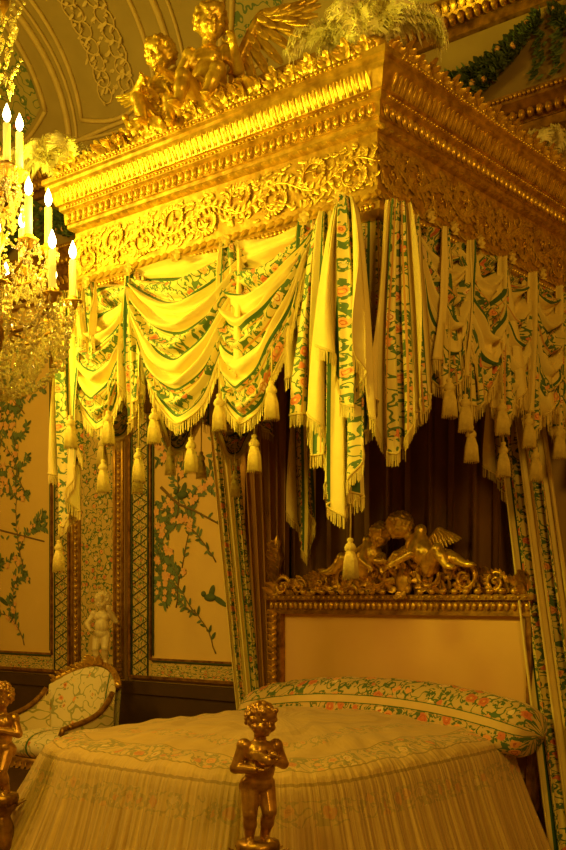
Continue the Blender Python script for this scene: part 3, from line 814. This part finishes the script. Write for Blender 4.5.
for i in range(37):
    q=i/36; q=1-(1-q)**1.6 if i<36 else 1
    r=[];u=[]
    for k in range(NTH+1):
        x,y=cs[k][0]*q,cs[k][1]*q
        z=ztop(x,y)-(.028*max(0,(q-.93)/.07)**2)+.007*math.sin(x*9+y*4)*math.sin(y*7)+.006*math.sin(x*17-y*9)+.005*math.sin(x*29+y*21+2*math.sin(y*5))
        z+=.002*wrk(per[k])*max(0,(q-.85)/.15)
        r.append((cx+x,cy+y,z));u.append(((1-q)*math.hypot(*cs[k])*.97 if q>0 else 1,per[k]*1.0))
    rows.append(r);U.append(u)
for i in range(1,29):
    t=(i/28)**1.25;r=[];u=[]
    for k in range(NTH+1):
        x,y=cs[k];d=dirs[k]
        p_=per[k];amp=.0015+.013*t
        fl=1+.9*max(0,-d.x)*max(0,-d.y)*2
        o=.020*math.sin(min(1,t*8)*pi/2)+.22*t**1.2*fl+amp*(.7*math.sin(p_*43+math.sin(p_*5))+.8*math.sin(p_*95+1.3*math.sin(p_*7))+.5*math.sin(p_*190)+1.4*math.sin(p_*13+2*math.sin(p_*2)))
        z=.757-.70*t
        if y>hy*.93: o*=.25
        zz=z+.002*wrk(p_)*(1-t)
        r.append((cx+x+d.x*o,cy+y+d.y*o,zz));u.append((-.72*t,p_))
    rows.append(r);U.append(u)
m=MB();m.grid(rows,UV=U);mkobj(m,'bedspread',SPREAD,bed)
m=MB();m.box((BX0+.18,BY0+.18,.40),(BX1-.18,BY1-.05,.68));mkobj(m,'mattress',CREAM,bed,smooth=False)
m=MB();m.box((BX0+.16,BY0+.16,.22),(BX1-.16,BY1,.40));mkobj(m,'bed_frame',GOLDD,bed,smooth=False)
m=MB();R=[];U=[];n=60
for i in range(n+1):
    s_=i/n;x=-5.16+(2.29)*s_;arch_=1-abs(2*s_-1)**2.2
    rr=.155*(1-abs(2*s_-1)**26)**.5+.002
    zc=.80+.135*arch_
    row=[];uu=[]
    for k in range(29):
        a=2*pi*k/28;wr=1+.02*math.sin(x*31+a*2)+.01*math.sin(x*70)
        row.append((x+.02*math.sin(a),5.79+rr*1.35*wr*math.cos(a)-.05*max(0,-math.sin(a)),zc+rr*wr*math.sin(a)));uu.append((k/28*.96+.03,x))
    R.append(row);U.append(uu)
m.grid(R,UV=U);mkobj(m,'bolster',BOLST,bed)
hb=empty('headboard',(-4.1,6.06,.5),'gilded headboard with satin panel and carved putti cresting',None,parent=bed)
HX0,HX1,HYf=-5.14,-3.04,6.02
m=MB();m.box((HX0+.1,HYf+.02,.5),(HX1-.05,HYf+.07,1.53));mkobj(m,'upholstered_panel',HBP,hb,smooth=False)
m=MB()
m.box((HX0,HYf-.02,1.52),(HX1,HYf+.09,1.60));m.box((HX0-.03,HYf-.05,1.60),(HX1+.03,HYf+.09,1.635));m.box((HX0-.02,HYf-.035,1.50),(HX1+.02,HYf+.09,1.522))
m.box((HX0,HYf-.03,.3),(HX0+.11,HYf+.09,1.5));m.box((HX1-.035,HYf-.02,.3),(HX1,HYf+.09,1.5))
mkobj(m,'headboard_frame',GOLDD,hb,smooth=False)
random.seed(21)
m=MB();n=46
for i in range(n):
    x=HX0+(HX1-HX0)*(i+.5)/n;m.sph((x,HYf-.025,1.56),(.017,.015,.028),None,8,6);m.sph((x,HYf-.05,1.618),.011,None,6,4)
for z in [.85+.045*i for i in range(15)]:
    for sg in(-1,1): m.leaf((HX0+.055,HYf-.035,z),(sg*.7,-.2,1),(0,-1,0),.075,.045,.4,2)
    m.sph((HX0+.055,HYf-.045,z),.014,None,6,5)
def scroll(c,r,turn,sx,m,tr=.02,y=HYf-.04,start=0):
    pts=[]
    for k in range(28):
        t=k/27;a=start+turn*2*pi*t;rr=r*(1-t)**.8+.008;pts.append(V((c[0]+sx*rr*math.cos(a),y-.01*t,c[1]+rr*math.sin(a))))
    m.tube(pts,lambda t:tr*(1-.5*t),7)
    for k in range(0,16,1): m.leaf(pts[k],(pts[k]-V((c[0],y,c[1])))+V((0,-.02,.02)),(0,-1,0),r*.5,r*.32,.3,2)
    m.sph((c[0],y-.01,c[1]),tr*1.1)
HC=-3.96
for sg in(-1,1):
    scroll((HC+sg*.22,1.77),.115,1.7,sg,m,.022,HYf-.05)
    scroll((HC+sg*.47,1.74),.090,1.6,-sg,m,.018)
    scroll((HC+sg*.69,1.71),.065,1.6,sg,m,.013)
    if sg<0: scroll((HC-.88,1.695),.050,1.5,1,m,.010)
    for i in range(230):
        u=random.random();x=HC+sg*(.04+(1.06 if sg<0 else .84)*u);h=.26*(1-u)**.7+.06
        m.leaf((x,HYf-.03+random.uniform(-.01,.04),1.63+random.random()*h*.75),(sg*random.uniform(-.2,1),-.2,random.uniform(.2,1)),(0,-1,.2),.05+.045*(1-u),.032,.35,3,.12,.35)
    for i in range(9): m.sph((HC+sg*(.15+.085*i),HYf-.06,1.655),(.028,.02,.02),None,8,6)
m.sph((HC,HYf-.02,1.73),(.065,.05,.11),None,14,10)
for k in range(10):
    a=2*pi*k/10;m.leaf((HC+.05*math.cos(a),HYf-.06,1.73+.08*math.sin(a)),(math.cos(a),-.1,math.sin(a)),(0,-1,0),.06,.045,.4,3)
for k in range(30): m.leaf((HX0+.04+random.uniform(-.03,.03),HYf-.03,1.63+.013*k),(random.uniform(-1,1)*.9,-.3,1),(0,-1,0),.11*(1-k/44),.05,.4,3)
m.lathe([(.05,0),(.03,.05),(.05,.12),(.03,.2),(.045,.28),(.02,.36),(.03,.40),(.0,.46)],(HX0+.04,HYf+.02,1.63),12)
scroll((HX0+.14,1.70),.065,1.5,1,m,.015)
for k in range(14): m.leaf((HX1-.05+random.uniform(-.05,.04),HYf-.03,1.63+.008*k),(random.choice((-1,1))*.6,-.3,1),(0,-1,0),.08,.05,.4,3)
mkobj(m,'carved_cresting',GOLD,hb)
meR=putto_mesh('putto',RECL,.76,GOLDB,3,fat=1.12)
o=link(meR,'putto',hb,(HC+.09,HYf-.10,1.79),(0,0,0),'reclining gilded winged putto on the headboard')
w=mkobj(wing_mb(1,.32),'wing',GOLDB,None,(HC+.17,HYf+.0,1.98),(0,math.radians(4),0));par(w,o)
L=mirror(RECL);L.update(hr=(.35,0,.2),wrR=(.15,-.16,.12))
meL=putto_mesh('putto',L,.68,GOLDB,4,fat=1.12)
o=link(meL,'putto',hb,(HC-.15,HYf-.10,1.77),(0,0,0),'reclining gilded putto leaning towards the cartouche')
w=mkobj(wing_mb(-1,.25),'wing',GOLDB,None,(HC-.24,HYf+.0,1.93),(0,math.radians(-4),0));par(w,o)
# foot posts
post=MB();post.lathe([(.09,0),(.095,.05),(.06,.08),(.045,.14),(.06,.25),(.07,.36),(.05,.42),(.045,.44),(.085,.48),(.095,.52),(.09,.545),(.0,.55)],n=28,flute=14,fa=.035)
for k in range(14):
    a=2*pi*k/14;d=V((math.cos(a),math.sin(a),0));post.leaf(d*.05+Z*.43,d*.5+Z,d,.12,.045,.35,2)
    post.leaf(d*.045+Z*.12,d*.2+Z,d,.14,.035,.15,2)
pme=None
sme=putto_mesh('putto_figure',STAND,.63,BRONZE,5,.0065,fat=1.10)
dove=MB();dove.sph((0,0,0),(.03,.045,.028));dove.sph((.0,-.045,.025),.017);dove.cap((0,-.06,.025),(0,-.072,.02),.006,.003,6);dove.leaf((0,.03,0),(0,1,-.1),(0,0,1),.07,.04,.05,0)
for sg in(-1,1):dove.leaf((sg*.02,-.01,.01),(sg*.4,1,.3),(sg,0,.5),.07,.04,.1,0)
for i,(x,y,rz) in enumerate(((-3.10,3.54,math.radians(60)),(-4.93,3.50,math.radians(20)))):
    e=empty('foot_post',(x,y,0),None,None,parent=bed)
    if pme is None: o=mkobj(post,'turned_post',GOLDD,e,(x,y,0));pme=o.data
    else: link(pme,'turned_post',e,(x,y,0))
    f=link(sme,'putto_figure',e,(x,y,.525),(0,0,rz),'gilded bronze standing putto holding a dove')
    d=mkobj(dove,'dove',BRONZE,None,(x+.10*math.sin(rz),y-.10*math.cos(rz),.525+.63*.615),(0,0,rz+.5));par(d,f)

# ------------------------------------------------------------ armchair (bergere, turned sideways)
ch=empty('armchair',(-6.60,5.22,0),'gilded carved armchair upholstered in pale floral silk beside the wall','armchair',(0,0,math.radians(4)))
def cpart(m,name,mat,smooth=True):
    o=mkobj(m,name,mat,None,ch.location,ch.rotation_euler,smooth);par(o,ch);return o
def cushion(m,c,r,e=4,n=28,k=14):
    R=[];U=[]
    for i in range(k+1):
        ph=-pi/2+pi*i/k;row=[];uu=[]
        for j in range(n+1):
            th=2*pi*j/n;cc,ss=math.cos(th),math.sin(th);rad=(abs(cc)**e+abs(ss)**e)**(-1/e)
            cp=abs(math.cos(ph))**.5
            p=V((c[0]+r[0]*cp*rad*cc,c[1]+r[1]*cp*rad*ss,c[2]+r[2]*math.sin(ph)));row.append(p);uu.append((p.x,p.y+p.z))
        R.append(row);U.append(uu)
    m.grid(R,UV=U)
m=MB();cushion(m,(0,0,.50),(.34,.33,.11));cpart(m,'seat',CHAIRF)
def backp(u,t): return V((.38*u*(1-.02*t),.34+.05*t-.16*u*u-.05*math.sin(pi*t)*(1-u*u),.50+.57*t*(1-.26*u*u)))
m=MB();R=[[backp(i/10-1,j/12) for j in range(13)] for i in range(21)];U=[[(p.x+.4,p.z) for p in r] for r in R]
m.grid(R,UV=U);m.grid([[p+V((0,.06,0)) for p in r] for r in R],UV=U);cpart(m,'backrest',CHAIRF)
m=MB()
m.tube([R[i][12]+V((0,.03,.015)) for i in range(21)],.026,8)
m.sph(R[10][12]+V((0,.02,.04)),(.05,.03,.035))
for sg in(-1,1):
    for k in range(3):m.leaf(R[10][12]+V((0,-.01,.03)),(sg,0,.2+.3*k),(0,-1,0),.12,.045,.3,3)
    for i in range(1,10): m.leaf(R[10+sg*i][12]+V((0,.0,.02)),(sg,0,.5),(0,-1,0),.06,.03,.4,2)
cpart(m,'carved_crest',GOLD)
def armz(t): return .66+.22*t**3.2+.03*math.sin(pi*t)
for sg in(-1,1):
    m=MB();RR=[];UU=[]
    for i in range(15):
        t=i/14;y=-.28+.48*t;xx=sg*(.40-.03*t+.02*math.sin(pi*t));RR.append([V((xx+sg*.012*math.sin(pi*j/8),y,.42+(armz(t)-.42)*j/8)) for j in range(9)]);UU.append([(.1+y*.5+.2,.42+(armz(t)-.42)*j/8) for j in range(9)])
    m.grid(RR,UV=UU);m.grid([[p-V((sg*.05,0,0)) for p in r] for r in RR],UV=UU);cpart(m,'arm_panel',CHAIRF)
    m=MB();m.tube([V((sg*(.40-.03*t+.02*math.sin(pi*t)),-.28+.48*t,armz(t)+.012)) for t in [i/14 for i in range(15)]],.022,8)
    m.tube([V((sg*.40,-.28,.672)),V((sg*.40,-.33,.665)),V((sg*.40,-.35,.63)),V((sg*.40,-.32,.61)),V((sg*.39,-.29,.54)),V((sg*.37,-.31,.44))],.021,8)
    m.leaf((sg*.40,-.24,.69),(0,1,.1),(0,0,1),.12,.045,.1,3);cpart(m,'armrest',GOLDD)
m=MB()
m.box((-.38,-.34,.36),(.38,.34,.42))
for k in range(11): 
    m.leaf((-.30+.06*k,-.345,.40),(0,-.2,-1),(0,-1,0),.06,.06,.3,2);m.leaf((.385,-.30+.06*k,.40),(.2,0,-1),(1,0,0),.06,.06,.3,2)
cpart(m,'seat_rail',GOLDD)
for sx in(-1,1):
    for sy in(-1,1):
        m=MB();m.tube([V((sx*.33,sy*.29,.38)),V((sx*.37,sy*.33,.30)),V((sx*.34,sy*.30,.15)),V((sx*.33,sy*.29,.05)),V((sx*.36,sy*.32,.0))],lambda t:.034-.015*t,8);cpart(m,'leg',GOLDD)

# ------------------------------------------------------------ small putto on stand
st=empty('pedestal_stand',(-6.96,5.95,0),'dark gilded pedestal stand carved with scrolls','pedestal')
m=MB();m.lathe([(.20,0),(.21,.03),(.14,.06),(.06,.12),(.05,.3),(.08,.45),(.05,.6),(.045,.8),(.09,.92),(.15,.98),(.17,1.0),(.17,1.03),(0,1.035)],(-6.96,5.95,0),20);mkobj(m,'turned_column',GOLDD,st)
m=MB()
for k in range(10):
    a=2*pi*k/10;d=V((math.cos(a),math.sin(a),0));m.leaf(V((-6.96,5.95,.88))+d*.07,d*.8+Z,d,.16,.07,.4,3);m.leaf(V((-6.96,5.95,.5))+d*.06,d*.2+Z,d,.2,.05,.2,3)
mkobj(m,'carved_leaves',GOLD,st)
S2=dict(STAND);S2.update(hr=(.2,0,-.4),elR=(.19,-.02,.6),wrR=(.13,-.1,.72),elL=(-.19,-.03,.56),wrL=(-.14,-.13,.50),extra=[((.0,.02,.02),(.13,.12,.035))])
me=putto_mesh('cherub_statuette',S2,.63,MARBLE,9)
link(me,'cherub_statuette',None,(-6.96,5.95,1.045),(0,0,math.radians(40)),'pale ivory cherub statuette standing on the gilded pedestal','statuette')

# ------------------------------------------------------------ chandelier
CX,CY=-3.24,2.24
chd=empty('chandelier',(CX,CY,2.6),'gilded crystal chandelier with lit candles and hanging glass drops','chandelier')
m=MB();m.lathe([(0,2.30),(.03,2.32),(.05,2.38),(.03,2.44),(.06,2.50),(.11,2.56),(.07,2.62),(.03,2.66),(.04,2.8),(.07,2.88),(.03,2.95),(.025,3.15),(.05,3.2),(.02,3.28),(.015,3.6),(.05,3.65),(.08,3.72),(.03,3.78),(.008,3.85),(.008,6.69)],(CX,CY,0),16)
mkobj(m,'shaft',GOLDD,chd)
cry=MB()
def drop(p,s_):
    x,y,z=p;cry.add([(x,y,z),(x+s_*.4,y,z-s_*.8),(x,y+s_*.4,z-s_*.8),(x-s_*.4,y,z-s_*.8),(x,y-s_*.4,z-s_*.8),(x,y,z-s_*2.1)],[(0,1,2),(0,2,3),(0,3,4),(0,4,1),(5,2,1),(5,3,2),(5,4,3),(5,1,4)])
cm=MB();cm.lathe([(0,0),(.0135,0),(.013,.15),(.005,.156),(0,.156)],n=12)
fm=MB();fm.lathe([(0,0),(.009,.006),(.0145,.022),(.011,.038),(.004,.056),(0,.066)],n=10)
cupm=MB();cupm.lathe([(0,-.03),(.012,-.025),(.02,-.008),(.034,.0),(.036,.006),(.017,.004),(.017,.02),(0,.02)],n=14)
cme=fme=cupme=None
lightpos=[]
tiers=[(.30,9,2.64,.2),(.215,7,2.83,.1),(.12,5,3.10,.0)]
for (r_,n,zc,ph) in tiers:
    ring=[]
    for k in range(n):
        a=2*pi*k/n+ph;d=V((math.cos(a),math.sin(a),0));c=V((CX,CY,0))
        m=MB();m.tube([c+d*(r_*u)+Z*(zc-.04+(-.07*math.sin(pi*u)+.01*u)) for u in [i/14 for i in range(15)]],.0065,6)
        arm=mkobj(m,'arm',GOLDD,chd)
        p=c+d*r_+Z*(zc+(.03 if k%2 else 0))
        if cupme is None:
            o=mkobj(cupm,'candle_cup',GOLD,arm,p);cupme=o.data
            o=mkobj(cm,'candle',WAX,chd,p);cme=o.data
            q=mkobj(fm,'flame',FLAME,o,p+Z*.157);fme=q.data
        else:
            link(cupme,'candle_cup',arm,p);o=link(cme,'candle',chd,p);link(fme,'flame',o,p+Z*.157)
        ring.append(p);lightpos.append(p+Z*.26)
        for j in range(7):
            b=2*pi*j/7;drop((p.x+.034*math.cos(b),p.y+.034*math.sin(b),p.z-.003),.020)
        drop((p.x,p.y,p.z-.04),.036)
        for j in range(5):
            u=(j+1)/6;q=c+d*(r_*u)+Z*(zc-.04-.07*math.sin(pi*u));drop(q-Z*.012,.026)
    for k in range(n):
        a,b=ring[k],ring[(k+1)%n]
        for i in range(15):
            u=i/14;q=a.lerp(b,u)-Z*(.02+.10*math.sin(pi*u));cry.sph(q,.0075,None,6,4)
            if i%3==1: drop(q-Z*.008,.022)
        for i in range(15):
            u=i/14;q=a.lerp(b,u)-Z*(.04+.17*math.sin(pi*u));cry.sph(q,.0075,None,6,4)
        top=V((CX,CY,zc+.32))
        for i in range(18):
            u=i/17;q=top.lerp(a,u)-Z*(.13*math.sin(pi*u));cry.sph(q,.0065,None,6,4)
for (r_,z_,n,s_) in ((.27,2.58,24,.028),(.24,2.54,20,.028),(.20,2.49,18,.030),(.16,2.45,15,.032),(.12,2.41,12,.034),(.08,2.37,9,.036),(.04,2.33,6,.036),(.13,3.0,12,.028),(.17,2.74,14,.028),(.10,3.66,12,.034),(.075,3.56,10,.030),(.05,3.8,8,.024),(.09,3.45,10,.028)):
    for k in range(n):
        a=2*pi*k/n+r_*9;p=V((CX+r_*math.cos(a),CY+r_*math.sin(a),z_));drop(p,s_)
        for i in range(4): cry.sph(p+Z*(.012+.018*i)+V((math.cos(a),math.sin(a),0))*.01*i,.0065,None,6,4)
for k in range(18):
    a=2*pi*k/18
    for i in range(20):
        u=i/19;rr=.27*math.cos(u*pi/2)**.8+.02;cry.sph((CX+rr*math.cos(a),CY+rr*math.sin(a),2.60-.28*math.sin(u*pi/2)),.009,None,6,4)
drop((CX,CY,2.30),.04)
mkobj(cry,'crystal_drops',CRYS,chd,smooth=False,kind='stuff')

# ------------------------------------------------------------ lights
def lamp(name,ty,loc,E_,col,size=.05,target=None,**k):
    l=bpy.data.lights.new(name,ty);l.energy=E_;l.color=col
    if ty=='AREA': l.size=size
    else: l.shadow_soft_size=size
    for a,b in k.items(): setattr(l,a,b)
    o=bpy.data.objects.new(name,l);COL.objects.link(o);o.location=loc
    if target: o.rotation_euler=(V(target)-V(loc)).to_track_quat('-Z','Y').to_euler()
    return o
Y=(1,.74,.03)
for i in (0,2,4,6,10,13,17):
    lamp('candle_light','POINT',lightpos[i],14,Y,.03)
lamp('key_spot','SPOT',(-6.0,2.3,3.45),330,(1,.85,.03),.08,target=(-4.1,4.2,3.85),spot_size=math.radians(84),spot_blend=.6)
lamp('room_fill','AREA',(.7,1.4,4.0),82,(1,.56,.06),.9,target=(-3.3,5,2.2))
lamp('bed_glow','AREA',(-5.6,2.2,3.6),50,(1,.60,.08),.5,target=(-4.4,4.8,.8))
lamp('ceiling_glow','AREA',(-6.5,2.5,5.0),55,(1,.68,.06),1.5,target=(-6.5,5.5,6.3))
lamp('left_wall_fill','POINT',(-8.2,3.6,3.6),50,(1,.62,.06),.15)  # unseen point fill near the left wall; no chandelier hangs there
w=bpy.data.worlds.new('world');sc.world=w;w.use_nodes=True
w.node_tree.nodes['Background'].inputs[0].default_value=(.9,.5,.1,1);w.node_tree.nodes['Background'].inputs[1].default_value=.05
